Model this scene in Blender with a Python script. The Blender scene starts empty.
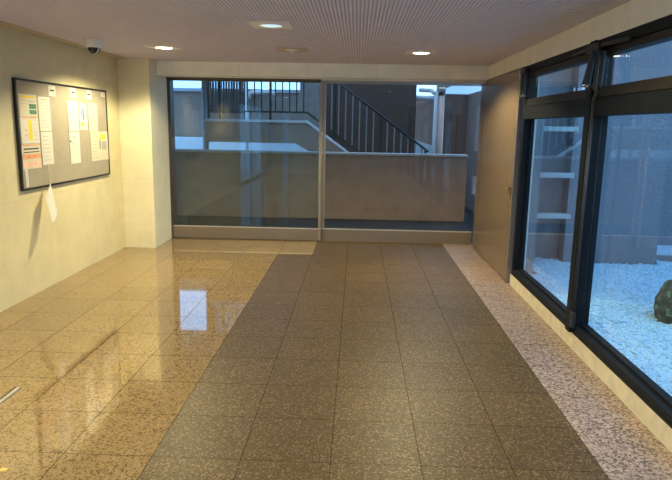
import bpy, bmesh, math, random
from mathutils import Vector, Matrix, noise
random.seed(7)
S = bpy.context.scene
COL = S.collection

# ------------------------------------------------------------------ helpers
class MB:
    """collects shapes in world coordinates and links them as ONE mesh object"""
    def __init__(s): s.v=[]; s.f=[]; s.m=[]; s.sm=[]
    def add(s, vs, fs, mi=0, smooth=False):
        o=len(s.v); s.v += [tuple(v) for v in vs]
        for f in fs: s.f.append([i+o for i in f]); s.m.append(mi); s.sm.append(smooth)
        return s
    def box(s, x0,x1,y0,y1,z0,z1, mi=0):
        vs=[(x,y,z) for x in (x0,x1) for y in (y0,y1) for z in (z0,z1)]
        fs=[(0,1,3,2),(4,6,7,5),(0,4,5,1),(2,3,7,6),(0,2,6,4),(1,5,7,3)]
        return s.add(vs,fs,mi)
    def bar(s, a, b, r, n=12, r2=None, mi=0, smooth=True):
        a=Vector(a); b=Vector(b); d=(b-a).normalized()
        u=d.orthogonal().normalized(); w=d.cross(u)
        r2=r if r2 is None else r2
        vs=[]
        for c,rr in ((a,r),(b,r2)):
            for i in range(n):
                t=2*math.pi*i/n; vs.append(c+u*math.cos(t)*rr+w*math.sin(t)*rr)
        s.add(vs,[(i,(i+1)%n,n+(i+1)%n,n+i) for i in range(n)],mi,smooth)
        o=len(s.v)-2*n
        s.f.append([o+i for i in reversed(range(n))]); s.m.append(mi); s.sm.append(False)
        s.f.append([o+n+i for i in range(n)]); s.m.append(mi); s.sm.append(False)
        return s
    def sqbar(s, a, b, hw, hh, mi=0):
        """rectangular bar in any direction; hw sideways (horizontal), hh upwards"""
        a=Vector(a); b=Vector(b); d=(b-a).normalized()
        side=d.cross(Vector((0,0,1)))
        if side.length<1e-4: side=Vector((1,0,0))
        side.normalize(); up=side.cross(d)
        vs=[c+side*hw*i+up*hh*j for c in (a,b) for i,j in ((-1,-1),(1,-1),(1,1),(-1,1))]
        return s.add(vs,[(3,2,1,0),(4,5,6,7),(0,1,5,4),(1,2,6,5),(2,3,7,6),(3,0,4,7)],mi)
    def tube(s, pts, r, n=10, mi=0):
        for a,b in zip(pts[:-1],pts[1:]): s.bar(a,b,r,n,mi=mi)
        for p in pts[1:-1]: s.ball(p,r,mi=mi)
        return s
    def ball(s, c, r, nu=12, nv=8, mi=0, sz=1.0, zlo=-1.0, zhi=1.0):
        c=Vector(c); vs=[]; fs=[]
        for j in range(nv+1):
            z=zlo+(zhi-zlo)*j/nv
            ph=math.asin(max(-1,min(1,z)))
            for i in range(nu):
                t=2*math.pi*i/nu
                vs.append(c+Vector((math.cos(ph)*math.cos(t)*r, math.cos(ph)*math.sin(t)*r, math.sin(ph)*r*sz)))
        for j in range(nv):
            for i in range(nu):
                fs.append((j*nu+i, j*nu+(i+1)%nu, (j+1)*nu+(i+1)%nu, (j+1)*nu+i))
        return s.add(vs,fs,mi,True)
    def lathe(s, c, prof, n=32, mi=0):
        """prof: list of (radius, z) relative to c"""
        c=Vector(c); vs=[]; fs=[]
        for r,z in prof:
            for i in range(n):
                t=2*math.pi*i/n; vs.append(c+Vector((r*math.cos(t),r*math.sin(t),z)))
        for j in range(len(prof)-1):
            for i in range(n): fs.append((j*n+i,j*n+(i+1)%n,(j+1)*n+(i+1)%n,(j+1)*n+i))
        return s.add(vs,fs,mi,True)
    def prism_xz(s, poly, y0, y1, mi=0):
        n=len(poly)
        vs=[(x,y0,z) for x,z in poly]+[(x,y1,z) for x,z in poly]
        fs=[tuple(range(n)),tuple(reversed(range(n,2*n)))]+[(i,n+i,n+(i+1)%n,(i+1)%n) for i in range(n)]
        return s.add(vs,fs,mi)
    def build(s, name, mats, parent=None, bevel=0.0):
        mats = mats if isinstance(mats,(list,tuple)) else [mats]
        me=bpy.data.meshes.new(name)
        off=Vector(parent['_o']) if parent and '_o' in parent else Vector((0,0,0))
        me.from_pydata([tuple(Vector(v)-off) for v in s.v],[],s.f)
        for m in mats: me.materials.append(m)
        for p,mi,sm in zip(me.polygons,s.m,s.sm): p.material_index=mi; p.use_smooth=sm
        bm=bmesh.new(); bm.from_mesh(me); bmesh.ops.recalc_face_normals(bm,faces=bm.faces); bm.to_mesh(me); bm.free()
        me.update()
        o=bpy.data.objects.new(name,me); COL.objects.link(o)
        if bevel:
            b=o.modifiers.new('bevel','BEVEL'); b.width=bevel; b.segments=2; b.limit_method='ANGLE'
        if parent: o.parent=parent; o['_o']=tuple(off)
        return o

def thing(name, loc, label, cat, group=None):
    o=bpy.data.objects.new(name,None); COL.objects.link(o); o.location=loc; o['_o']=tuple(loc)
    o.empty_display_size=.1
    return tag(o,label,cat,group)
def tag(o,label,cat,group=None,kind=None):
    o['label']=label; o['category']=cat
    if group: o['group']=group
    if kind: o['kind']=kind
    return o
def struct(o): o['kind']='structure'; return o

# ------------------------------------------------------------------ materials
def srgb(r,g,b):
    f=lambda c:(c/255/12.92 if c/255<=.04045 else ((c/255+.055)/1.055)**2.4)
    return (f(r),f(g),f(b),1)
class NT:
    def __init__(s,name):
        s.m=bpy.data.materials.new(name); s.m.use_nodes=True; s.t=s.m.node_tree; s.t.nodes.clear()
        s.out=s.n('ShaderNodeOutputMaterial')
    def n(s,t,**kw):
        x=s.t.nodes.new(t)
        for k,v in kw.items(): setattr(x,k,v)
        return x
    def l(s,a,b): s.t.links.new(a,b)
    def coord(s): return s.n('ShaderNodeTexCoord').outputs['Object']
    def math(s,op,a,b=None,c=None):
        x=s.n('ShaderNodeMath',operation=op)
        for i,v in enumerate((a,b,c)):
            if v is None: continue
            if isinstance(v,(int,float)): x.inputs[i].default_value=v
            else: s.l(v,x.inputs[i])
        return x.outputs[0]
    def noise(s,scale,detail=3,vec=None,rough=.5):
        x=s.n('ShaderNodeTexNoise'); x.inputs['Scale'].default_value=scale; x.inputs['Detail'].default_value=detail
        x.inputs['Roughness'].default_value=rough
        s.l(vec if vec is not None else s.coord(),x.inputs['Vector']); return x.outputs[0]
    def ramp(s,fac,stops,interp='LINEAR'):
        x=s.n('ShaderNodeValToRGB'); cr=x.color_ramp; cr.interpolation=interp
        while len(cr.elements)<len(stops): cr.elements.new(.5)
        for e,(p,c) in zip(cr.elements,stops): e.position=p; e.color=c
        s.l(fac,x.inputs[0]); return x.outputs[0]
    def mix(s,fac,a,b,mode='MIX'):
        x=s.n('ShaderNodeMix',data_type='RGBA',blend_type=mode)
        for i,v in ((0,fac),(6,a),(7,b)):
            if isinstance(v,(int,float,tuple)): x.inputs[i].default_value=v
            else: s.l(v,x.inputs[i])
        return x.outputs[2]
    def bsdf(s,col,rough=.5,metal=0.,spec=.5,bump=None,bstr=.2,bdist=.01):
        b=s.n('ShaderNodeBsdfPrincipled')
        for k,v in (('Base Color',col),('Roughness',rough),('Metallic',metal),('Specular IOR Level',spec)):
            if isinstance(v,(int,float,tuple)): b.inputs[k].default_value=v
            else: s.l(v,b.inputs[k])
        if bump is not None:
            bp=s.n('ShaderNodeBump'); bp.inputs['Strength'].default_value=bstr; bp.inputs['Distance'].default_value=bdist
            s.l(bump,bp.inputs['Height']); s.l(bp.outputs[0],b.inputs['Normal'])
        s.l(b.outputs[0],s.out.inputs[0]); return s.m
def plain(name,col,rough=.5,metal=0.,spec=.5,var=.08,scale=8,bump=0.,bscale=120):
    t=NT(name); n=t.noise(scale)
    lo=tuple(c*(1-var) for c in col[:3])+(1,); hi=tuple(min(1,c*(1+var)) for c in col[:3])+(1,)
    c=t.ramp(n,[(.3,lo),(.7,hi)])
    return t.bsdf(c,rough,metal,spec,t.noise(bscale) if bump else None,bump)

def granite(name,base,alt,dark,light,fd,fl,rough,spec,tilevar,scale=108,jw=.0058,ja=1.0):
    t=NT(name); co=t.coord()
    v=t.n('ShaderNodeTexVoronoi'); v.inputs['Scale'].default_value=scale; t.l(co,v.inputs['Vector'])
    sep=t.n('ShaderNodeSeparateColor'); t.l(v.outputs['Color'],sep.inputs[0])
    c=t.ramp(sep.outputs[0],[(0,dark),(fd,base),(.5*(fd+1-fl),alt),(1-fl,light)],'CONSTANT')
    n2=t.noise(230,2); c=t.mix(.45,c,t.ramp(n2,[(.35,dark),(.6,base)]))
    # one shade per tile, mortar joints on the 0.45 m grid
    sx=t.n('ShaderNodeSeparateXYZ'); t.l(co,sx.inputs[0])
    u=t.math('DIVIDE',t.math('SUBTRACT',sx.outputs[0],-.997),.45); w=t.math('DIVIDE',t.math('SUBTRACT',sx.outputs[1],2.7824-4.5*4),.45)
    cmb=t.n('ShaderNodeCombineXYZ'); t.l(t.math('FLOOR',u),cmb.inputs[0]); t.l(t.math('FLOOR',w),cmb.inputs[1])
    wn=t.n('ShaderNodeTexWhiteNoise',noise_dimensions='3D'); t.l(cmb.outputs[0],wn.inputs['Vector'])
    tv=t.math('MULTIPLY_ADD',wn.outputs[0],2*tilevar,1-tilevar)
    hv=t.n('ShaderNodeHueSaturation'); t.l(c,hv.inputs['Color']); t.l(tv,hv.inputs['Value']); c=hv.outputs[0]
    du=t.math('ABSOLUTE',t.math('SUBTRACT',t.math('FRACT',t.math('ADD',u,.5)),.5))
    dw=t.math('ABSOLUTE',t.math('SUBTRACT',t.math('FRACT',t.math('ADD',w,.5)),.5))
    j=t.math('LESS_THAN',t.math('MINIMUM',du,dw),jw)
    c=t.mix(t.math('MULTIPLY',j,ja),c,(.035,.026,.014,1))
    r=t.math('MAXIMUM',t.math('MULTIPLY',j,.7),t.math('MULTIPLY_ADD',t.noise(6,2),.06,rough-.03))
    return t.bsdf(c,r,0,t.math('MULTIPLY',t.math('SUBTRACT',1,j),spec),t.math('SUBTRACT',1,j),.25,.002)
M_FL = granite('polished_beige_granite',(.315,.212,.095,1),(.37,.255,.125,1),(.07,.043,.02,1),(.43,.315,.17,1),.19,.25,.03,1.0,.06,112,.0058,.9)
M_FR = granite('pale_rough_granite',(.33,.215,.15,1),(.42,.30,.225,1),(.05,.035,.027,1),(.54,.43,.36,1),.33,.28,.33,.5,.05,85,.005,.35)
M_FD = granite('brown_flamed_granite',(.092,.058,.0215,1),(.118,.076,.028,1),(.036,.022,.010,1),(.30,.19,.09,1),.24,.15,.45,.22,.08,118,.0045,.75)

def stone_wall(name,col,rough=.55):
    t=NT(name); co=t.coord()
    n=t.noise(5,5); c=t.ramp(n,[(.3,tuple(x*.93 for x in col[:3])+(1,)),(.7,tuple(min(1,x*1.05) for x in col[:3])+(1,))])
    sx=t.n('ShaderNodeSeparateXYZ'); t.l(co,sx.inputs[0])
    h=t.math('ADD',sx.outputs[0],sx.outputs[1])
    row=t.math('DIVIDE',t.math('SUBTRACT',sx.outputs[2],.32-.605*4),.605)
    colm=t.math('DIVIDE',t.math('ADD',h,.55+9),.9)
    d1=t.math('MULTIPLY',t.math('ABSOLUTE',t.math('SUBTRACT',t.math('FRACT',t.math('ADD',row,.5)),.5)),.605)
    d2=t.math('MULTIPLY',t.math('ABSOLUTE',t.math('SUBTRACT',t.math('FRACT',t.math('ADD',colm,.5)),.5)),.9)
    j=t.math('LESS_THAN',t.math('MINIMUM',d1,d2),.002)
    c=t.mix(t.math('MULTIPLY',j,.2),c,(.25,.2,.12,1))
    return t.bsdf(c,rough,0,.4,t.noise(40,4),.06)
M_WALL = stone_wall('cream_limestone',(.70,.62,.38,1))
M_BEAM = stone_wall('light_lifted_beam_stone',(.88,.88,.85,1))  # wall stone lightened to stand in for frontal daylight on the beam
M_PIL = stone_wall('light_lifted_pillar_stone',(.76,.71,.52,1))  # wall stone lightened in place of daylight on the pillar front
M_RBEAM = stone_wall('light_lifted_right_beam_stone',(.82,.77,.66,1))  # wall stone made paler and greyer in place of neutral fill light
M_CURB = plain('cream_marble',(.66,.58,.42,1),.4,var=.12,scale=9)
M_CEIL = plain('mauve_ceiling_rib',(.76,.70,.82,1),.7,var=.03)
M_GROOVE = plain('shade_darkened_groove',(.56,.51,.60,1),.8,var=.03)  # rib colour darkened to deepen the shade in the grooves
M_PLATE = plain('glow_lightened_plate',(.82,.76,.74,1),.6,var=.03)  # colour lightened to stand in for lamp glow on the plates
M_COVE = plain('cove_paint',(.50,.42,.33,1),.6,var=.03)
M_STEEL = plain('brushed_steel',(.68,.65,.61,1),.42,.8,var=.06,scale=3)
M_BRONZE = plain('dark_bronze_metal',(.13,.10,.08,1),.35,.6,var=.05)
M_RAIL = plain('door_rail_metal',(.25,.21,.185,1),.38,.6,var=.05,scale=3)
M_STILE = plain('door_stile_metal',(.40,.35,.30,1),.3,.7,var=.05,scale=3)
M_RUB = plain('black_rubber',(.012,.012,.012,1),.6)
M_FRAME = plain('black_aluminium',(.009,.011,.014,1),.5,0,.10,var=.05)
M_SASH = plain('dark_bronze_sash',(.022,.018,.013,1),.45,0,.15,var=.05)
M_DOOR = plain('brown_door_paint',(.21,.148,.095,1),.26,.25,.5,var=.05,scale=3)
M_DEDGE = plain('grey_door_edge',(.30,.26,.24,1),.4,.5,var=.05)
M_CHROME = plain('worn_chrome',(.6,.56,.5,1),.2,1.)
M_DARK = plain('dark_cavity',(.01,.01,.01,1),.6)
M_WHITE = plain('white_plastic',(.86,.86,.85,1),.4,var=.02)
M_DOME = plain('smoked_dome',(.012,.012,.014,1),.08,0,.8)
M_FELT = plain('grey_board_felt',(.36,.32,.245,1),.85,var=.05,scale=14,bump=.1,bscale=300)
M_BFRAME = plain('board_frame_dark',(.02,.017,.014,1),.4,.3)
M_PAPER = plain('white_paper',(.66,.64,.57,1),.7,var=.02)
M_CREAMP = plain('cream_paper',(.66,.61,.46,1),.7,var=.02)
M_INK = plain('pale_ink',(.42,.40,.36,1),.7)
M_INKD = plain('dark_ink',(.05,.05,.06,1),.7)
M_YEL = plain('yellow_print',(.85,.60,.02,1),.7)
M_GRN = plain('green_print',(.05,.20,.11,1),.7)
M_RED = plain('orange_red_print',(.78,.36,.20,1),.7)
M_BLUE = plain('blue_print',(.10,.20,.42,1),.7)
M_PINK = plain('pale_pink_print',(.80,.55,.42,1),.7)
M_PAR = plain('parapet_render',(.31,.215,.165,1),.9,var=.10,scale=5,bump=.7,bscale=55)
M_FASC = plain('stair_fascia_render',(.42,.30,.24,1),.9,var=.06,scale=5,bump=.5,bscale=55)
M_EXTR = plain('passage_end_render',(.26,.165,.13,1),.9,var=.08,scale=5,bump=.5,bscale=55)
M_ARM = plain('dark_grey_steel_arm',(.035,.034,.034,1),.45,0,.3)
M_EXT = plain('grey_sprayed_render',(.25,.175,.135,1),.9,var=.10,scale=5,bump=.7,bscale=55)
M_EXTD = plain('shade_darkened_render',(.075,.044,.029,1),.9,var=.10,scale=5,bump=.6,bscale=55)  # dark render, darkened further to stand in for enclosed shade
M_EXTB = plain('brown_grey_render',(.50,.31,.235,1),.9,var=.08,scale=5,bump=.6,bscale=55)
M_COURT = plain('court_grey_render',(.21,.215,.235,1),.9,var=.08,scale=2.5,bump=1.6,bscale=38)
M_COPE = plain('coping_stone',(.50,.46,.42,1),.7,var=.05)
M_PALE = plain('pale_concrete',(.84,.85,.85,1),.8,var=.05)
M_TILE = plain('dark_slate_tile',(.014,.016,.013,1),.8,var=.15,scale=4)
M_IRON = plain('black_iron',(.02,.02,.022,1),.45,.3)
M_IRONG = plain('grey_iron',(.30,.31,.32,1),.4,.4)
M_PIPE = plain('grey_blue_pipe',(.36,.37,.40,1),.5,var=.04)
M_PIPEW = plain('white_pipe_paint',(.56,.50,.47,1),.45,var=.04)
M_COLM = plain('pinkish_column_paint',(.74,.44,.32,1),.5,var=.05)
M_SOFF = plain('white_soffit',(.80,.80,.80,1),.8,var=.03)
M_GRAVEL = plain('daylight_tinted_gravel',(.42,.60,.69,1),.8,var=.34,scale=70,bump=.6,bscale=60)  # white stones with the blue of daylight mixed into their colour
M_BARM = plain('galvanised_bar',(.42,.45,.45,1),.5,0)
M_LEAF = plain('dry_yellow_scrap',(.75,.50,.14,1),.7)
def rock_mat():
    t=NT('mossy_rock'); n=t.noise(9,5)
    c=t.ramp(n,[(.35,(.02,.024,.02,1)),(.55,(.05,.055,.042,1)),(.75,(.10,.10,.08,1))])
    m=t.ramp(t.noise(17,4,rough=.65),[(.56,(0,0,0,1)),(.62,(1,1,1,1))]); c=t.mix(m,c,(.12,.25,.11,1))
    return t.bsdf(c,.9,0,.3,t.noise(22,5),.8,.03)
M_ROCK=rock_mat()
M_MOSS = plain('moss_green',(.12,.24,.10,1),.9,var=.35,scale=30,bump=.8,bscale=90)
def glass(name,tint,f0=.045,rough=0.0):
    """thin clear pane: transparent with a Schlick mirror share"""
    t=NT(name); g=t.n('ShaderNodeNewGeometry')
    d=t.n('ShaderNodeVectorMath',operation='DOT_PRODUCT'); t.l(g.outputs['Incoming'],d.inputs[0]); t.l(g.outputs['Normal'],d.inputs[1])
    k=t.math('SUBTRACT',1,t.math('ABSOLUTE',d.outputs['Value']))
    fac=t.math('MULTIPLY_ADD',t.math('POWER',k,5),1-f0,f0)
    tr=t.n('ShaderNodeBsdfTransparent'); tr.inputs[0].default_value=tint
    gl=t.n('ShaderNodeBsdfGlossy'); gl.inputs['Roughness'].default_value=rough; gl.inputs['Color'].default_value=(1,1,1,1)
    mx=t.n('ShaderNodeMixShader'); t.l(fac,mx.inputs[0]); t.l(tr.outputs[0],mx.inputs[1]); t.l(gl.outputs[0],mx.inputs[2])
    t.l(mx.outputs[0],t.out.inputs[0]); return t.m
M_GLASS=glass('window_glass',(.93,.98,.98,1),.02)
M_GLASSD=glass('tinted_door_glass',(.84,.92,.95,1))
M_GLASSB=glass('dimming_glass',(.5,.52,.5,1))  # tint added to weaken the back opening's reflection in the door
M_GLASSC=glass('clear_door_glass',(.985,.985,.98,1),.02)
def sky_lit_ceiling():  # passage ceiling made translucent so skylight brightens it
    t=NT('sky_brightened_ceiling'); n=t.noise(3); c=t.ramp(n,[(.3,(.80,.82,.82,1)),(.7,(.88,.9,.9,1))])
    a=t.n('ShaderNodeBsdfTranslucent'); b=t.n('ShaderNodeBsdfDiffuse'); m=t.n('ShaderNodeMixShader'); m.inputs[0].default_value=.25
    t.l(c,a.inputs[0]); t.l(c,b.inputs[0]); t.l(a.outputs[0],m.inputs[1]); t.l(b.outputs[0],m.inputs[2]); t.l(m.outputs[0],t.out.inputs[0]); return t.m
M_SKYCEIL=sky_lit_ceiling()
def emit(name,col,st):
    t=NT(name); e=t.n('ShaderNodeEmission'); e.inputs[0].default_value=col; e.inputs[1].default_value=st
    t.l(e.outputs[0],t.out.inputs[0]); return t.m
LAMP_ON = 14
SPOT_W = 245
M_DIM=emit('dim_cool_lamp',(.75,.95,1,1),.75)
M_LAMP=emit('warm_lamp',(1,.86,.60,1),LAMP_ON)

# ------------------------------------------------------------------ key dimensions
XL,XP,XR,H=-3.083,-2.669,1.681,2.45
Y1,YB,YD=7.92,8.22,8.79
YBACK=-4.0
# ------------------------------------------------------------------ the room
f=MB()
DX0,DX1=-.997,1.253; YN=7.7324
f.add([(XL,YBACK,0),(DX0,YBACK,0),(DX0,YN,0),(XL,YN,0)],[(0,1,2,3)],0)
f.add([(XL,YN,0),(DX0+.45,YN,0),(DX0+.45,YD+.05,0),(XL,YD+.05,0)],[(0,1,2,3)],0)
f.add([(DX0,YBACK,0),(DX1,YBACK,0),(DX1,YN,0),(DX0,YN,0)],[(0,1,2,3)],1)
f.add([(DX0+.45,YN,0),(DX1,YN,0),(DX1,YD+.05,0),(DX0+.45,YD+.05,0)],[(0,1,2,3)],1)
f.add([(DX1,YBACK,0),(XR+.06,YBACK,0),(XR+.06,YD+.05,0),(DX1,YD+.05,0)],[(0,1,2,3)],2)
f.box(XL-.2,XR+.1,YBACK-.2,YD+.05,-.2,-.004,2)
struct(f.build('floor',[M_FL,M_FD,M_FR]))
# ribbed ceiling: ribs run along the hall
c=MB(); p=.0272; n=int((XR-(XL+.15))/p)
for i in range(n):
    x=XL+.15+i*p
    a,b=x+p*.56,x+p
    vs=[(x,YBACK,H),(a,YBACK,H),(a,YBACK,H+.005),(b,YBACK,H+.005),(b,YBACK,H)]
    vs+= [(q[0],YD+.1,q[2]) for q in vs]
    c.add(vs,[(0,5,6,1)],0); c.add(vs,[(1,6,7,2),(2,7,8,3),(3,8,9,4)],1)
x=XL+.15+n*p
c.add([(x,YBACK,H),(XR+.1,YBACK,H),(XR+.1,YD+.1,H),(x,YD+.1,H)],[(0,1,2,3)],0)
c.box(XL-.2,XR+.22,YBACK-.2,YD+.1,H+.012,H+.30,0)
struct(c.build('ceiling',[M_CEIL,M_GROOVE]))
struct(MB().box(XL,XL+.15,YBACK,Y1,H-.008,H+.011).build('trim_1',M_COVE))
w=MB(); w.box(XL-.2,XL,1.3,Y1+1,0,H+.011); w.box(XL-.2,XL,YBACK-.2,-3.4,0,H+.011); w.box(XL-.2,XL,-3.4,1.3,2.25,H+.011)
struct(w.build('wall_left',M_WALL))
e=struct(MB().box(XL-.13,XL-.09,-3.4,1.3,0,.08).box(XL-.13,XL-.09,-3.4,1.3,2.19,2.25).box(XL-.13,XL-.09,-3.4,-3.34,.08,2.19).box(XL-.13,XL-.09,-1.08,-1.02,.08,2.19).box(XL-.13,XL-.09,1.24,1.3,.08,2.19).build('window_fill_6',M_STILE))  # unseen side glazing added to fill the hall with daylight
e['_o']=(0,0,0); MB().box(XL-.112,XL-.106,-3.36,1.26,.07,2.2).build('glass_pane',M_GLASS,e)
struct(MB().box(-9,XL-.2,-6,8.5,-.2,-.02).build('floor_bounce',M_PALE))  # unseen pale ground added to bounce daylight indoors
struct(MB().box(XL+.0005,XP,Y1,YD+.12,0,H+.011).build('wall_pillar',M_PIL,bevel=.004))
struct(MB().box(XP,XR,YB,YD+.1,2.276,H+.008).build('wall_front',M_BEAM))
# right wall: beam over the glazing, solid ends
w=MB(); w.box(XR,XR+.2,YBACK,YD+.1,2.279,H+.011); w.box(XR+.03,XR+.2,6.62,8.52,0,2.279); w.box(XR,XR+.2,YBACK,-3.56,0,2.279)
struct(w.build('wall_right',M_RBEAM))
struct(MB().box(XR,XR+.2,-3.56,6.455,0,.118).build('baseboard_right',M_CURB))
# back wall behind the viewer, with a narrow daylight opening
w=MB(); w.box(XL,-2.60,YBACK-.2,YBACK,0,H+.011); w.box(-2.42,XR,YBACK-.2,YBACK,0,H+.011); w.box(-2.60,-2.42,YBACK-.2,YBACK,2.1,H+.011)
struct(w.build('wall_back',M_WALL))
struct(MB().box(-2.60,-2.42,YBACK-.11,YBACK-.10,0,2.1).build('window_5',M_GLASSB))

# ------------------------------------------------------------------ automatic glass door and its surround
struct(MB().box(XP,-.50,8.60,YD+.1,2.256,2.276).build('trim_2',M_BRONZE))
struct(MB().box(-.50,XR,8.27,YD+.1,2.240,2.276).build('trim_3',M_STEEL,bevel=.006))
struct(MB().box(XP,XP+.011,8.64,YD+.12,0,2.256).build('trim_4',M_BRONZE))
def root(name,loc):
    o=bpy.data.objects.new(name,None); COL.objects.link(o); o.location=loc; o['_o']=tuple(loc); o.empty_display_size=.1
    return struct(o)
d=root('door_1',(-1.55,8.70,0))
m=MB(); m.box(-2.656,-.50,8.675,8.725,.014,.178)
m.build('bottom_rail',M_RAIL,d,.003)
m=MB(); m.box(-2.656,-.50,8.672,8.728,.178,.192); m.build('rail_cap',M_STEEL,d)
m=MB(); m.box(-2.656,-.50,8.675,8.725,2.238,2.254); m.build('top_rail',M_BRONZE,d)
m=MB(); m.box(-2.656,-2.640,8.675,8.725,.192,2.238); m.build('stile',M_BRONZE,d)
m=MB(); m.box(-.542,-.502,8.672,8.73,.014,2.254); m.build('stile',M_STILE,d,.003)
m=MB(); m.box(-2.640,-.542,8.695,8.705,.192,2.238); m.build('glass_pane',M_GLASSD,d)
m=MB(); m.box(-2.640,-.542,8.69,8.71,.192,.200); m.build('gasket',M_RUB,d)
d=root('window_1',(.6,8.76,0))
m=MB(); m.box(-.495,XR-.004,8.735,8.785,0,.172); m.build('bottom_rail',M_RAIL,d)
m=MB(); m.box(-.495,XR-.004,8.732,8.788,.172,.188); m.build('rail_cap',M_STEEL,d)
m=MB(); m.box(-.495,-.455,8.732,8.788,.188,2.239); m.build('stile',M_STILE,d,.003)
m=MB(); m.box(-.455,XR-.004,8.756,8.762,.188,2.239); m.build('glass_pane',M_GLASSC,d)
m=MB(); m.box(-.455,XR-.004,8.75,8.77,.188,.197); m.build('gasket',M_RUB,d)

struct(MB().box(1.735,XR+.2,8.535,YD+.1,0,2.264).build('trim_11',M_BRONZE))
# brown metal fire door folded back against the right wall
d=root('door_2',(1.68,7.5,0))
MB().box(1.655,1.705,6.52,8.53,.012,2.262).build('door_leaf',M_DOOR,d,.004)
MB().box(1.653,1.707,6.512,6.532,.012,2.262).build('door_edge',M_DEDGE,d)
g=MB(); g.box(1.6535,1.656,8.275,8.282,.06,2.22); g.box(1.6535,1.656,7.85,8.28,.056,.063)
g.build('panel_seam',M_DARK,d)
k=MB(); k.bar((1.656,7.75,1.012),(1.645,7.75,1.012),.012,16); k.box(1.6435,1.6455,7.744,7.756,.985,1.02)
k.build('keyhole_cover',M_CHROME,d)
MB().box(1.642,1.6437,7.748,7.752,1.0,1.013).build('keyhole',M_DARK,d)
k=MB(); k.box(1.648,1.656,6.575,6.605,.965,1.045); k.build('latch_plate',M_BRONZE,d)
k=MB(); k.bar((1.656,6.59,1.025),(1.622,6.59,1.025),.011,14); k.ball((1.62,6.59,1.025),.016); k.bar((1.622,6.59,1.02),(1.626,6.60,.975),.007,10)
k.build('latch_knob',M_CHROME,d)
MB().box(XR-.012,XR+.03,6.46,YD+.05,2.264,2.2785).build('head_trim',M_BRONZE,d)

# ------------------------------------------------------------------ side windows to the gravel court
X0,X1=1.690,1.800   # frame depth
def side_window(name,ya,yb,fj=.06):
    """ya nearer the viewer, yb farther; fixed light below, awning sash above"""
    r=root(name,((X0+X1)/2,(ya+yb)/2,.118))
    m=MB(); m.box(X0,X1,ya,yb,.118,.178); m.box(X0-.006,X1,ya,yb,.118,.135); m.build('sill_frame',M_FRAME,r,.003)
    m=MB(); m.box(X0,X1,ya,yb,2.215,2.279); m.build('head_frame',M_FRAME,r)
    m=MB(); m.box(X0-.004,X1,ya,yb,1.755,1.880); m.build('transom',M_FRAME,r,.003)
    for y0,y1 in ((ya,ya+.06),(yb-fj,yb)):
        MB().box(X0,X1,y0,y1,.178,2.215).build('jamb',M_FRAME,r,.003)
    # lower stop beads
    m=MB(); m.box(X0+.04,X1-.008,ya+.06,ya+.085,.178,1.755); m.box(X0+.07,X1-.008,yb-fj*1.6,yb-fj,.178,1.755); m.box(X0+.05,X1-.008,ya+.085,yb-fj*1.6,.178,.196)
    m.build('glazing_bead',M_FRAME,r,.002)
    m=MB(); m.box(X0+.060,X0+.066,ya+.07,yb-fj-.002,.185,1.76); m.build('glass_pane',M_GLASS,r)
    # awning sash
    m=MB(); a,b,z0,z1=ya+.065,yb-fj-.004,1.884,2.212
    m.box(X0+.006,X1-.01,a,b,z0,z0+.07); m.box(X0+.006,X1-.01,a,b,z1-.046,z1); m.box(X0+.006,X1-.01,a,a+.06,z0+.07,z1-.046); m.box(X0+.006,X1-.01,b-(.06 if fj>.05 else .03),b,z0+.07,z1-.046)
    s=m.build('awning_sash',M_SASH,r,.003)
    g=MB(); g.box(X0+.04,X0+.048,a+.055,b-.055,z0+.065,z1-.04); g.build('sash_pane',M_GLASS,s)
    return r
side_window('window_2',4.642,6.455)
side_window('window_3',2.62,4.548,.012)
side_window('window_fill_4',.725,2.605)  # unseen window added to light the near floor
side_window('window_fill_7',-1.41,.715)  # unseen glazing added as daylight fill
side_window('window_fill_8',-3.55,-1.42)  # likewise unseen, added for more fill from the rear
struct(MB().box(1.662,X1-.03,4.55,4.64,.12,2.279).build('trim_5',M_FRAME))

# openers for the awning sashes
def stay(t,a,b,cap):
    m=MB(); m.sqbar(a,b,.013,.009); o=m.build('stay_arm',M_ARM,t,.002)
    MB().ball((b[0],b[1],b[2]-.006),.014).build('pivot_cap',cap,o)
t=thing('window_opener',(1.655,4.5,2.2),'black window opener with folded stay arms and long pull rod on the middle mullion','window opener','awning sash openers')
MB().box(1.630,1.661,4.40,4.62,2.185,2.250).build('mounting_bracket',M_IRON,t,.004)
stay(t,(1.640,4.52,2.20),(1.596,4.52,1.972),M_CHROME)
stay(t,(1.632,4.47,2.20),(1.606,4.46,1.962),M_CHROME)
stay(t,(1.645,4.42,2.19),(1.630,4.40,1.945),M_IRON)
stay(t,(1.650,4.33,2.18),(1.634,4.32,1.955),M_IRON)
MB().sqbar((1.650,4.40,2.228),(1.668,3.98,2.215),.009,.012).build('cross_bar',M_IRON,t)
MB().sqbar((1.650,4.62,2.228),(1.660,5.00,2.222),.008,.009).build('cross_bar',M_IRON,t)
m=MB(); m.tube([(1.640,4.45,1.965),(1.628,4.42,1.955),(1.622,4.36,1.940),(1.624,4.34,1.912),(1.632,4.37,1.890),(1.640,4.42,1.868),(1.646,4.44,1.83),(1.648,4.46,.30)],.011); m.build('pull_rod',M_ARM,t)
MB().box(1.636,1.661,4.43,4.49,.19,.31).build('rod_stop',M_IRON,t,.004)
t=thing('window_opener',(1.665,6.35,2.2),'short black window stay in the upper window corner next to the brown door','window opener','awning sash openers')
MB().box(1.645,1.689,6.31,6.43,2.20,2.25).build('mounting_bracket',M_IRON,t,.004)
stay(t,(1.648,6.40,2.21),(1.640,6.40,1.985),M_IRON)
stay(t,(1.668,6.33,2.21),(1.660,6.33,1.985),M_IRON)
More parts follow.
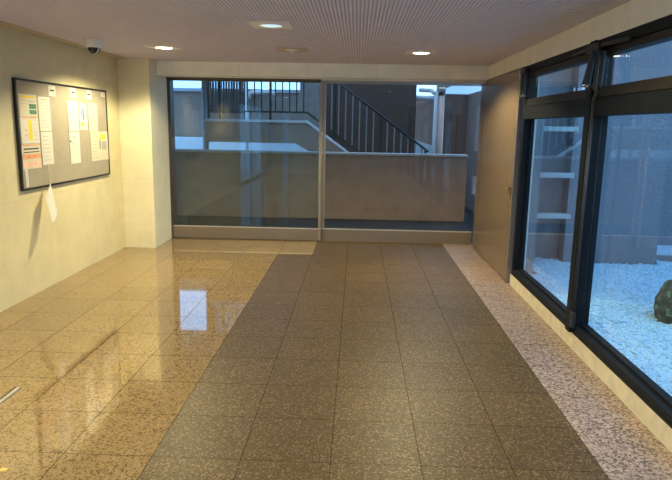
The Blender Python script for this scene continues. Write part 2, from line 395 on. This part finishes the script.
MB().sqbar((1.640,6.42,1.982),(1.664,6.30,1.982),.012,.012).build('foot_bar',M_IRON,t)

# ------------------------------------------------------------------ ceiling fittings
def downlight(x,y,label,on,gain=1.0):
    t=thing('ceiling_downlight',(x,y,H),label,'ceiling light','square plate downlights')
    m=MB(); q=.165; n=32; zt=H-.006
    ring=[(x+.088*math.cos(2*math.pi*i/n),y+.088*math.sin(2*math.pi*i/n)) for i in range(n)]
    sq=[]
    for i in range(n):
        a=2*math.pi*i/n; k=q/max(abs(math.cos(a)),abs(math.sin(a))); sq.append((x+k*math.cos(a),y+k*math.sin(a)))
    vs=[(a,b,zt) for a,b in ring]+[(a,b,zt) for a,b in sq]+[(a,b,H+.002) for a,b in sq]
    m.add(vs,[(i,(i+1)%n,n+(i+1)%n,n+i) for i in range(n)]+[(n+i,n+(i+1)%n,2*n+(i+1)%n,2*n+i) for i in range(n)])
    m.build('mounting_plate',M_PLATE,t)
    MB().lathe((x,y,H),[(.088,-.004),(.096,-.011),(.104,-.011),(.106,-.004)]).build('trim_ring',M_WHITE,t)
    MB().lathe((x,y,H),[(.0001,-.0075),(.087,-.0075),(.087,-.0055),(.0001,-.0055)]).build('lens',M_LAMP if on else M_DIM,t)
    if on:
        ld=bpy.data.lights.new('downlight_beam','SPOT'); ld.energy=SPOT_W*gain; ld.color=(1,.87,.50); ld.spot_size=math.radians(151); ld.spot_blend=.30; ld.shadow_soft_size=.07
        lo=bpy.data.objects.new('downlight_beam',ld); COL.objects.link(lo); lo.location=(0,0,-.022); lo.parent=t
    return t
downlight(-2.10,6.74,'lit downlight in the ceiling nearest the left wall and pillar',True)
downlight(.665,6.88,'lit downlight in the ceiling on the right side of the hall',True)
downlight(-.725,5.17,'dim bluish white downlight in a square ceiling plate, nearest the viewer',False)
for x,y in ((-2.10,3.3),(.665,3.3),(-2.10,-.6),(.665,-.6)):  # unseen lamps added to light the near part of the hall
    downlight(x,y,'added unseen downlight lighting the hall from out of view',True,(.9 if y<1 else .72) if x<0 else .5)
t=thing('motion_sensor',(-.725,6.80,H),'small white motion sensor bulb on a square ceiling plate between the two lit downlights','sensor')
MB().box(-.725-.165,-.725+.165,6.80-.165,6.80+.165,H-.007,H+.002).build('mounting_plate',M_COVE,t)
MB().lathe((-.725,6.74,H),[(.0001,-.017),(.06,-.014),(.068,-.007),(.068,-.004)]).build('sensor_base',M_PLATE,t)
MB().ball((-.725,6.73,H-.018),.026,sz=.8).build('sensor_bulb',M_WHITE,t)
# dome camera
t=thing('dome_camera',(-2.632,6.20,H),'white security camera with a smoked dome on the ceiling above the notice board','security camera')
MB().lathe((-2.632,6.20,H),[(.0001,.002),(.086,.002),(.086,-.012),(.083,-.050),(.077,-.076),(.068,-.080),(.0001,-.080)]).build('housing',M_WHITE,t)
MB().ball((-2.632,6.20,H-.080),.060,20,10,sz=1.,zlo=-1,zhi=.05).build('dome',M_DOME,t)
m=MB(); R=.0615
vs=[];fs=[]
for i in range(19):
    a=math.pi*i/18
    for s_ in (-.010,.010):
        vs.append((-2.632+s_*.2+R*math.cos(a)*.94, 6.20-.028+s_, H-.080-R*math.sin(a)))
for i in range(18): fs.append((2*i,2*i+1,2*i+3,2*i+2))
MB().add(vs,fs).build('dome_band',M_WHITE,t)

# ------------------------------------------------------------------ notice board
BY0,BY1,BZ0,BZ1=5.475,7.487,1.012,2.025
t=thing('notice_board',(XL,(BY0+BY1)/2,BZ0),'wide grey notice board with a thin black frame on the left wall','notice board')
MB().box(XL+.001,XL+.020,BY0+.01,BY1-.01,BZ0+.01,BZ1-.01).build('board_panel',M_FELT,t)
for y0,y1,z0,z1 in ((BY0,BY1,BZ0,BZ0+.018),(BY0,BY1,BZ1-.018,BZ1),(BY0,BY0+.022,BZ0+.018,BZ1-.018),(BY1-.022,BY1,BZ0+.018,BZ1-.018)):
    MB().box(XL+.001,XL+.027,y0,y1,z0,z1).build('frame_bar',M_BFRAME,t)
MB().box(XL+.0272,XL+.030,BY1-.017,BY1-.008,1.30,1.335).build('lock_tab',M_CHROME,t)
PX=XL+.0205
PAL=[M_PAPER,M_CREAMP,M_INK,M_INKD,M_YEL,M_GRN,M_RED,M_BLUE,M_PINK]
def notice(name,label,cat,y0,y1,z0,z1,base,prints,curl=.004,group='notices pinned to the board',lines=None):
    """thin slightly bowed sheet facing +X; prints in sheet fractions (u along Y, v up)"""
    m=MB(); nu,nv=6,6
    def P(u,v,e=0): 
        bow=curl*(.35+ (2*u-1)**2*.65)*(.5+.5*(1-v))
        return (PX+.0012+bow+e, y0+(y1-y0)*u, z0+(z1-z0)*v)
    for e,mi in ((0,base),(-.0008,base)):
        vs=[P(i/nu,j/nv,e) for j in range(nv+1) for i in range(nu+1)]
        m.add(vs,[(j*(nu+1)+i,j*(nu+1)+i+1,(j+1)*(nu+1)+i+1,(j+1)*(nu+1)+i) for j in range(nv) for i in range(nu)],mi)
    if lines:
        n,ua,ub,va,vb=lines
        for k in range(n):
            v=vb-(vb-va)*k/max(1,n-1); e=ub-random.random()*.25*(ub-ua)
            prints=prints+[(ua,e,v-.008,v+.008,2)]
    for ua,ub,va,vb,mi in prints:
        N=3
        vs=[P(ua+(ub-ua)*i/N,va+(vb-va)*j/N,.0009) for j in range(N+1) for i in range(N+1)]
        m.add(vs,[(j*(N+1)+i,j*(N+1)+i+1,(j+1)*(N+1)+i+1,(j+1)*(N+1)+i) for j in range(N) for i in range(N)],mi)
    o=m.build(name,PAL); 
    return tag(o,label,cat,group)
notice('notice','cream notice with a green printed box, top left corner of the notice board','notice',5.525,5.832,1.684,1.890,1,[(.55,.95,.12,.32,5),(.55,.95,.36,.58,5),(.08,.9,.84,.93,4),(.55,.92,.66,.72,2),(.1,.9,.02,.05,6)],lines=(5,.1,.5,.15,.72))
notice('notice','white notice with a yellow vertical block, left edge of the notice board','notice',5.52,5.845,1.440,1.678,0,[(.42,.62,.12,.90,4),(.1,.9,.94,.97,6),(.22,.35,.5,.55,6),(.22,.35,.3,.34,6),(.47,.57,.48,.56,3)],lines=(6,.66,.93,.15,.88))
notice('notice','pink and orange striped notice at the lower left of the notice board','notice',5.512,5.845,1.204,1.434,1,[(.02,.98,.40,.60,6),(.02,.98,.04,.30,8),(.1,.9,.78,.84,3),(.08,.92,.66,.70,3),(.1,.9,.14,.17,6),(.02,.98,.93,.98,6),(.2,.8,.48,.52,3)],lines=(2,.1,.9,.22,.28))
notice('notice','plain white text sheet beside the green boxed notice','notice',5.862,6.085,1.553,1.880,0,[(.2,.75,.90,.93,2)],lines=(9,.12,.85,.12,.82))
notice('notice','plain white text sheet above the hanging paper','notice',5.870,6.092,1.226,1.544,0,[],lines=(7,.12,.85,.14,.86))
notice('notice','bare white sheet in the middle of the board, upper of two','notice',6.459,6.700,1.546,1.868,0,[],lines=(5,.12,.7,.3,.9))
notice('notice','white sheet with a small black mark, lower of two mid-board','notice',6.460,6.697,1.202,1.536,0,[(.02,.16,.68,.75,3),(.3,.62,.80,.87,2),(.2,.5,.64,.68,2)],lines=(4,.15,.8,.4,.6))
notice('notice','flyer with blue lettering and an orange picture on the notice board','notice',6.73,6.913,1.560,1.848,0,[(.22,.36,.55,.82,7),(.42,.60,.38,.86,7),(.64,.74,.5,.78,7),(.12,.45,.16,.28,4),(.42,.62,.12,.24,6),(.66,.86,.2,.3,8),(.15,.85,.9,.94,2)])
notice('notice','cream text sheet to the right of the blue lettered flyer','notice',6.955,7.195,1.540,1.860,1,[],lines=(9,.12,.88,.12,.9))
notice('notice','wide cream sheet with a yellow spot at the board lower right','notice',6.978,7.462,1.200,1.537,1,[(.56,.84,.72,.90,4),(.50,.55,.40,.72,3),(.62,.9,.36,.66,2)],lines=(8,.06,.40,.1,.9))
for y0,y1,z0,z1,l in ((6.078,6.217,1.894,1.996,'small white number card at the board top, first from the left'),(6.540,6.674,1.896,2.000,'small white number card at the board top, second from the left'),(6.930,7.062,1.900,2.000,'small white number card at the board top, third from the left')):
    notice('label_card',l,'label card',y0,y1,z0,z1,0,[(.18,.82,.46,.62,3),(.3,.5,.25,.3,2)],group='label cards along the board top')
notice('label_card','tiny white card in the top right corner of the board','label card',7.328,7.438,1.944,1.994,0,[(.2,.8,.4,.6,2)],group='label cards along the board top')
notice('notice','narrow white strip of paper at the bottom left of the board','notice',5.540,5.592,1.040,1.205,0,[],lines=(3,.2,.8,.3,.8))
# paper hanging by a string, turned on its corner
t=thing('hanging_paper',(XL,6.0,1.22),'white paper hanging on a string below the notice board','paper')
MB().bar((PX+.006,5.975,1.23),(-3.033,5.933,1.054),.0022,6).build('string',M_CREAMP,t)
CA,CB,CC,CD=Vector((-3.033,5.933,1.056)),Vector((-3.003,5.765,.927)),Vector((-2.923,5.712,.683)),Vector((-2.943,5.866,.778))
m=MB(); nu=nv=8
vs=[]
for e in (0,.0008):
    for j in range(nv+1):
        for i in range(nu+1):
            u,v=i/nu,j/nv
            q=(CA*(1-u)+CB*u)*(1-v)+(CD*(1-u)+CC*u)*v; q.x+= e+.012*math.sin(math.pi*u)
            vs.append(q)
K=(nu+1)*(nv+1)
fs=[(o+j*(nu+1)+i,o+j*(nu+1)+i+1,o+(j+1)*(nu+1)+i+1,o+(j+1)*(nu+1)+i) for o in (0,K) for j in range(nv) for i in range(nu)]
MB().add(vs,fs,0,True).build('sheet',M_PAPER,t)

# ------------------------------------------------------------------ floor bits
t=thing('floor_guide',(-2.09,2.9,0),'narrow metal guide strip set in the floor near the left wall','floor guide')
MB().box(-2.112,-2.068,2.3,3.52,.0005,.004).build('strip',M_STEEL,t)
MB().box(-2.112,-2.102,2.3,3.52,.004,.0055).build('slot',M_DARK,t)
MB().box(-2.074,-2.068,2.3,3.52,.004,.0055).build('slot',M_DARK,t)
m=MB(); n=9
m.add([(-1.663+.022*math.cos(2*math.pi*i/n)*(1+.25*math.sin(3*i)),2.615+.018*math.sin(2*math.pi*i/n),.0015+.002*(i%2)) for i in range(n)]+[(-1.663,2.615,.004)],[(i,(i+1)%n,n) for i in range(n)])
tag(m.build('leaf_scrap',M_LEAF),'small yellow scrap lying on the floor at the lower left','scrap')

# ------------------------------------------------------------------ outside the glass door
struct(MB().box(-9,2.4,YD+.05,20,-.2,-.001).build('floor_outside',M_TILE))
struct(MB().box(XL-.2,XR+.22,YD+.1,10.2,2.62,2.85).build('ceiling_passage',M_SOFF))
struct(MB().box(-6.5,-2.15,10.2,11.9,2.53,2.75).build('ceiling_canopy',M_SOFF))
struct(MB().box(XL-.2,XR+.22,YBACK,YD+.1,H+.302,5.6).build('wall_upper_storey',M_EXT))
struct(MB().box(-3.6,-3.45,YD+.1,10.9,0,2.62).build('wall_sky_block',M_EXT))  # unseen wall added to keep side skylight off the parapet
pw=struct(MB().box(-6.5,1.945,10.9,11.05,0,1.150).build('wall_parapet',M_PAR,bevel=.01))
g=MB()
for a in (.213,.948):
    g.box(-.55,1.79,10.894,10.9,a-.006,a+.006)
g.box(1.784,1.796,10.894,10.9,.213,.948)
struct(g.build('trim_6',M_PAR))
struct(MB().box(-6.5,1.945,10.885,11.065,1.150,1.195).build('trim_7',M_COPE,bevel=.008))

# concrete staircase rising to a landing
t=thing('staircase',(-1.8,11.26,0),'grey concrete staircase and landing with white edge behind the parapet','staircase')
sl=-.72; XB=-.93; ZT=1.742
XE=1.30; zat=lambda x:ZT+sl*(x-XB)
prof=[(-2.78,1.325),(-2.78,ZT-.045),(XB,ZT-.045),(XE,zat(XE)-.045),(XE,max(0,zat(XE)-.55)),(-1.135,1.325)]
MB().prism_xz(prof,11.262,11.40).build('stringer',M_FASC,t)
m=MB(); m.box(-2.78,XB,11.40,12.42,1.45,ZT-.06)
ns=9
for i in range(ns):
    x=XB+i*.235; z=ZT-.06-(i+1)*.169
    m.prism_xz([(x,z),(x+.235,z),(x+.235,z-.35),(x,z-.20)],11.40,12.42)
m.build('steps',M_EXTD,t)
m=MB(); m.box(-2.79,XB,11.245,11.41,ZT-.045,ZT)
m.prism_xz([(XB,ZT-.045),(XB,ZT),(XE,zat(XE)),(XE,zat(XE)-.045)],11.245,11.41)
m.build('edge_coping',M_PALE,t)
# railing
t=thing('stair_railing',(-1.8,11.33,ZT),'black iron railing with thin balusters along the stair and landing','railing')
yr=11.33; zr=1.885; hr=.94
m=MB(); m.sqbar((-2.76,yr,zr),(XB,yr,zr),.012,.016); m.sqbar((XB,yr,zr),(XE,yr,zr+sl*(XE-XB)),.012,.016); m.build('bottom_rail',M_IRON,t)
m=MB(); m.tube([(-2.76,yr,zr+hr),(XB,yr,zr+hr),(XE,yr,zr+hr+sl*(XE-XB))],.021); m.build('handrail',M_IRON,t)
posts=(-2.74,-2.53,-1.60,-.42,.42,1.25)
k=0
x=-2.66
bal=[]
while x<1.2:
    if all(abs(x-p_)>.05 for p_ in posts): bal.append(x)
    x+=.128
for p_ in posts:
    z=zr+(sl*(p_-XB) if p_>XB else 0)
    m=MB(); m.box(p_-.021,p_+.021,yr-.018,yr+.018,z-.145,z+hr); m.build('post',M_IRON,t)
for b_ in bal:
    z=zr+(sl*(b_-XB) if b_>XB else 0)
    m=MB(); m.box(b_-.011,b_+.011,yr-.008,yr+.008,z,z+hr); m.build('baluster',M_IRON if b_<XB else M_IRONG,t)  # flight balusters coloured lighter as if lit from the hall

# far courtyard walls and pipes
struct(MB().box(-9,-1.38,14.7,14.9,0,2.40).build('wall_far_left',M_EXT))
struct(MB().box(-9,-1.38,14.62,14.98,2.40,2.47).build('trim_8',M_PIPE))
struct(MB().box(-1.38,-.6,14.7,14.9,0,5).build('wall_far_middle',M_EXT))
struct(MB().box(-.76,1.15,12.5,12.7,0,5).build('wall_stair',M_EXTD))
struct(MB().box(-9,-.8,14.15,14.6,0,1.335).build('wall_low_pale',M_PALE))
t=thing('downspout',(-2.845,11.50,0),'grey blue downspout standing left of the stair landing','downspout')
MB().bar((-2.848,11.50,0),(-2.848,11.50,2.53),.058,18).build('pipe',M_PIPE,t)
m=MB()
for z in (.7,1.55,2.3): MB().bar((-2.848,11.50,z-.02),(-2.848,11.50,z+.02),.066,18).build('pipe_clip',M_PIPE,t)
t=thing('slatted_screen',(-3.07,14.3,1.335),'dark slatted screen behind the landing railing','screen')
for x in (-3.54,-2.61): MB().box(x-.03,x+.03,14.27,14.33,1.336,4.0).build('post',M_IRON,t)
for z in (1.93,3.95): MB().box(-3.51,-2.64,14.28,14.32,z-.03,z+.03).build('cross_rail',M_IRON,t)
for i in range(14):
    x=-3.465+i*.0608; MB().box(x-.024,x+.024,14.29,14.31,1.96,3.92).build('slat',M_IRON,t)
t=thing('white_pipe_frame',(-2.36,13.7,0),'white bent pipe standing behind the landing railing','pipe')
MB().tube([(-2.445,13.62,0),(-2.445,13.62,3.2)],.035).build('upright',M_PIPEW,t)
MB().tube([(-2.41,13.62,2.20),(-2.40,13.62,2.30),(-2.33,13.62,2.345),(-1.90,13.62,2.345),(-1.83,13.62,2.31)],.045).build('crosspipe',M_PIPEW,t)

# right end of the passage
struct(MB().box(1.02,1.78,13.6,13.8,0,2.29).build('wall_far_brown',M_EXTB))
struct(MB().box(1.70,2.7,13.58,13.80,0,2.62).build('wall_far_right',M_EXTR))
g=MB(); g.box(2.0,2.008,13.574,13.58,0,1.93); g.box(2.142,2.15,13.574,13.58,0,1.93); g.box(2.008,2.142,13.574,13.58,1.922,1.93)
struct(g.build('trim_9',M_DARK))
struct(MB().box(1.62,2.36,11.0,13.58,2.372,2.378).build('ceiling_right_passage',M_SKYCEIL))
w=MB(); w.box(2.36,2.40,YD+.1,12.0,0,.9); w.box(2.36,2.40,11.8,12.0,.9,2.40); w.box(2.36,2.40,YD+.1,9.0,.9,2.372); w.box(2.36,2.40,12.62,13.58,0,2.372); w.box(2.36,2.40,12.0,12.62,2.10,2.372); w.box(2.36,2.40,12.0,12.62,0,.35); w.box(2.36,2.40,12.0,12.62,.72,1.22)  # upper gap left open out of view so daylight brightens the ceiling
struct(w.build('wall_passage_right',M_EXTR))
t=thing('round_column',(1.56,11.8,0),'slim round pinkish brown column behind the parapet','column')
MB().bar((1.558,11.8,0),(1.558,11.8,2.40),.062,20).build('shaft',M_COLM,t)
MB().bar((1.558,11.8,2.25),(1.558,11.8,2.37),.07,20).build('capital',M_BRONZE,t)
t=thing('drain_pipe',(1.44,11.78,0),'white drain pipe running up beside the pinkish column','pipe')
MB().tube([(1.455,11.78,0),(1.455,11.78,2.27),(1.36,11.85,2.34),(1.18,12.1,2.36)],.040).build('pipe',M_PIPEW,t)
t=thing('overhead_pipe',(1.35,13.3,2.3),'white horizontal pipe at the top of the brown wall','pipe')
MB().tube([(1.02,13.4,2.27),(1.68,13.4,2.27)],.06).build('pipe',M_PIPEW,t)
for x in (1.2,1.55): MB().bar((x,13.4,2.22),(x,13.62,2.22),.02).build('pipe_bracket',M_IRONG,t)
struct(MB().prism_xz([(1.0,0),(1.0,1.42),(1.2,1.40),(1.62,1.27),(1.62,0)],13.0,13.2).build('wall_low_slope',M_PALE))

# ------------------------------------------------------------------ gravel court on the right
def hgt(x,y): return .018*noise.noise(Vector((x*2.1,y*2.1,0)))+.012*noise.noise(Vector((x*9,y*9,3)))
def free(x,y,e=.03):
    if x<2.09+e and y>7.02-e: return False
    if y>7.95-e or x>6.6-e: return False
    if 2.66-e<x<3.83+e and y>7.72-e: return False
    return ((x-2.93)/.22)**2+((y-5.34)/.19)**2>1
m=MB(); NX,NY=94,179
xa,xb,ya,yb=1.888,6.6,-1.0,8.6
vs=[(xa+(xb-xa)*i/NX, ya+(yb-ya)*j/NY, -.01+hgt(xa+(xb-xa)*i/NX, ya+(yb-ya)*j/NY)) for j in range(NY+1) for i in range(NX+1)]
m.add(vs,[(j*(NX+1)+i,j*(NX+1)+i+1,(j+1)*(NX+1)+i+1,(j+1)*(NX+1)+i) for j in range(NY) for i in range(NX) if free(xa+(xb-xa)*(i+.5)/NX,ya+(yb-ya)*(j+.5)/NY,.045)],0,True)
ico=[Vector(v).normalized() for v in ((0,0,1),(.89,0,.45),(.28,.85,.45),(-.72,.53,.45),(-.72,-.53,.45),(.28,-.85,.45),(.72,.53,-.45),(-.28,.85,-.45),(-.89,0,-.45),(-.28,-.85,-.45),(.72,-.53,-.45),(0,0,-1))]
icf=[(0,1,2),(0,2,3),(0,3,4),(0,4,5),(0,5,1),(1,6,2),(2,7,3),(3,8,4),(4,9,5),(5,10,1),(2,6,7),(3,7,8),(4,8,9),(5,9,10),(1,10,6),(6,11,7),(7,11,8),(8,11,9),(9,11,10),(10,11,6)]
for k in range(8500):
    x=random.uniform(1.89,4.9); y=random.uniform(2.6,8.3); r=random.uniform(.010,.023)
    if not free(x,y): continue
    sx,sy,sz=r*random.uniform(.8,1.4),r*random.uniform(.8,1.4),r*random.uniform(.5,.8)
    a=random.random()*6.28; ca,sa=math.cos(a),math.sin(a); z=-.01+hgt(x,y)+sz*.3
    m.add([(x+(v.x*sx)*ca-(v.y*sy)*sa, y+(v.x*sx)*sa+(v.y*sy)*ca, z+v.z*sz) for v in ico],icf)
go=m.build('gravel',M_GRAVEL); tag(go,'bed of white gravel outside the tall windows','gravel',kind='stuff')
struct(MB().box(1.9,9,-3,12,-.3,-.06).build('floor_court',M_PALE))
struct(MB().box(1.885,2.085,7.02,7.95,-.05,5.6).build('wall_court_stub',M_COURT))
struct(MB().box(1.90,2.68,7.95,8.15,-.05,5.6).build('wall_court_recess',M_COURT))
struct(MB().box(2.66,3.83,7.72,8.5,-.05,5.6).build('wall_court_block',M_COURT))
struct(MB().box(3.83,9,8.62,8.82,-.05,5.6).build('wall_court_back',M_COURT))
struct(MB().box(3.83,9,7.95,9.2,-.05,.055).build('trim_10',M_COURT))
struct(MB().box(3.83,9,8.0,9.2,.055,.075).build('trim_12',M_GRAVEL))
struct(MB().box(6.6,6.8,-3,9.2,-.05,2.2).build('wall_court_side',M_COURT))
for z,l in ((.60,'lowest pale steel bar bridging the gap between grey court walls'),(1.105,'middle pale steel bar bridging the gap between grey court walls'),(1.665,'topmost pale steel bar bridging the gap, near the transom')):
    t=thing('wall_bar',(2.37,7.62,z),l,'bar','bars across the court recess')
    MB().box(2.0852,2.6598,7.56,7.70,z-.032,z+.028).build('bar',M_BARM,t,.008)
# mossy rock
t=thing('mossy_rock',(2.93,5.34,0),'dark mossy rock standing in the white gravel','rock')
bm=bmesh.new(); bmesh.ops.create_icosphere(bm,subdivisions=4,radius=1)
mm=MB()
def rock_p(v):
    s=1+.22*noise.noise(v*1.3+Vector((3,1,7)))+.09*noise.noise(v*4.1)
    p=Vector((v.x*.235,v.y*.20,v.z*.235))*s
    if v.z<0: p.x*=1+.12*(-v.z); 
    return p+Vector((2.93,5.34,.125))
mm.add([rock_p(v.co.copy()) for v in bm.verts],[[x.index for x in f_.verts] for f_ in bm.faces],0,True); bm.free()
mm.build('rock',M_ROCK,t)

# ------------------------------------------------------------------ daylight
wd=bpy.data.worlds.new('sky'); S.world=wd; wd.use_nodes=True
nt=wd.node_tree; nt.nodes.clear()
o=nt.nodes.new('ShaderNodeOutputWorld'); b=nt.nodes.new('ShaderNodeBackground'); nt.links.new(b.outputs[0],o.inputs[0])
tc=nt.nodes.new('ShaderNodeTexCoord'); sp=nt.nodes.new('ShaderNodeSeparateXYZ'); nt.links.new(tc.outputs['Generated'],sp.inputs[0])
cr=nt.nodes.new('ShaderNodeValToRGB'); nt.links.new(sp.outputs[2],cr.inputs[0])
cr.color_ramp.elements[0].color=(.30,.60,1,1); cr.color_ramp.elements[0].position=.0
cr.color_ramp.elements[1].color=(.26,.54,1,1); cr.color_ramp.elements[1].position=.8
nt.links.new(cr.outputs[0],b.inputs[0]); b.inputs[1].default_value=2.6

# ------------------------------------------------------------------ camera
cd=bpy.data.cameras.new('camera'); cam=bpy.data.objects.new('camera',cd); COL.objects.link(cam)
cd.sensor_width=36; cd.lens=609.4*36/672; cd.clip_start=.05
cam.matrix_world=Matrix.Translation((0,0,1.65)) @ Matrix.Rotation(.032,4,'Z') @ Matrix.Rotation(math.pi/2-.1847,4,'X') @ Matrix.Rotation(.0179,4,'Z')
S.camera=cam
for ob in COL.objects:
    if '_o' in ob: del ob['_o']
S.view_settings.view_transform='Standard'; S.view_settings.look='None'; S.view_settings.gamma=1
S.view_settings.use_curve_mapping=False
S.view_settings.exposure=0.28
S.cycles.max_bounces=10; S.cycles.transparent_max_bounces=24; S.cycles.glossy_bounces=5
S.cycles.use_denoising=True
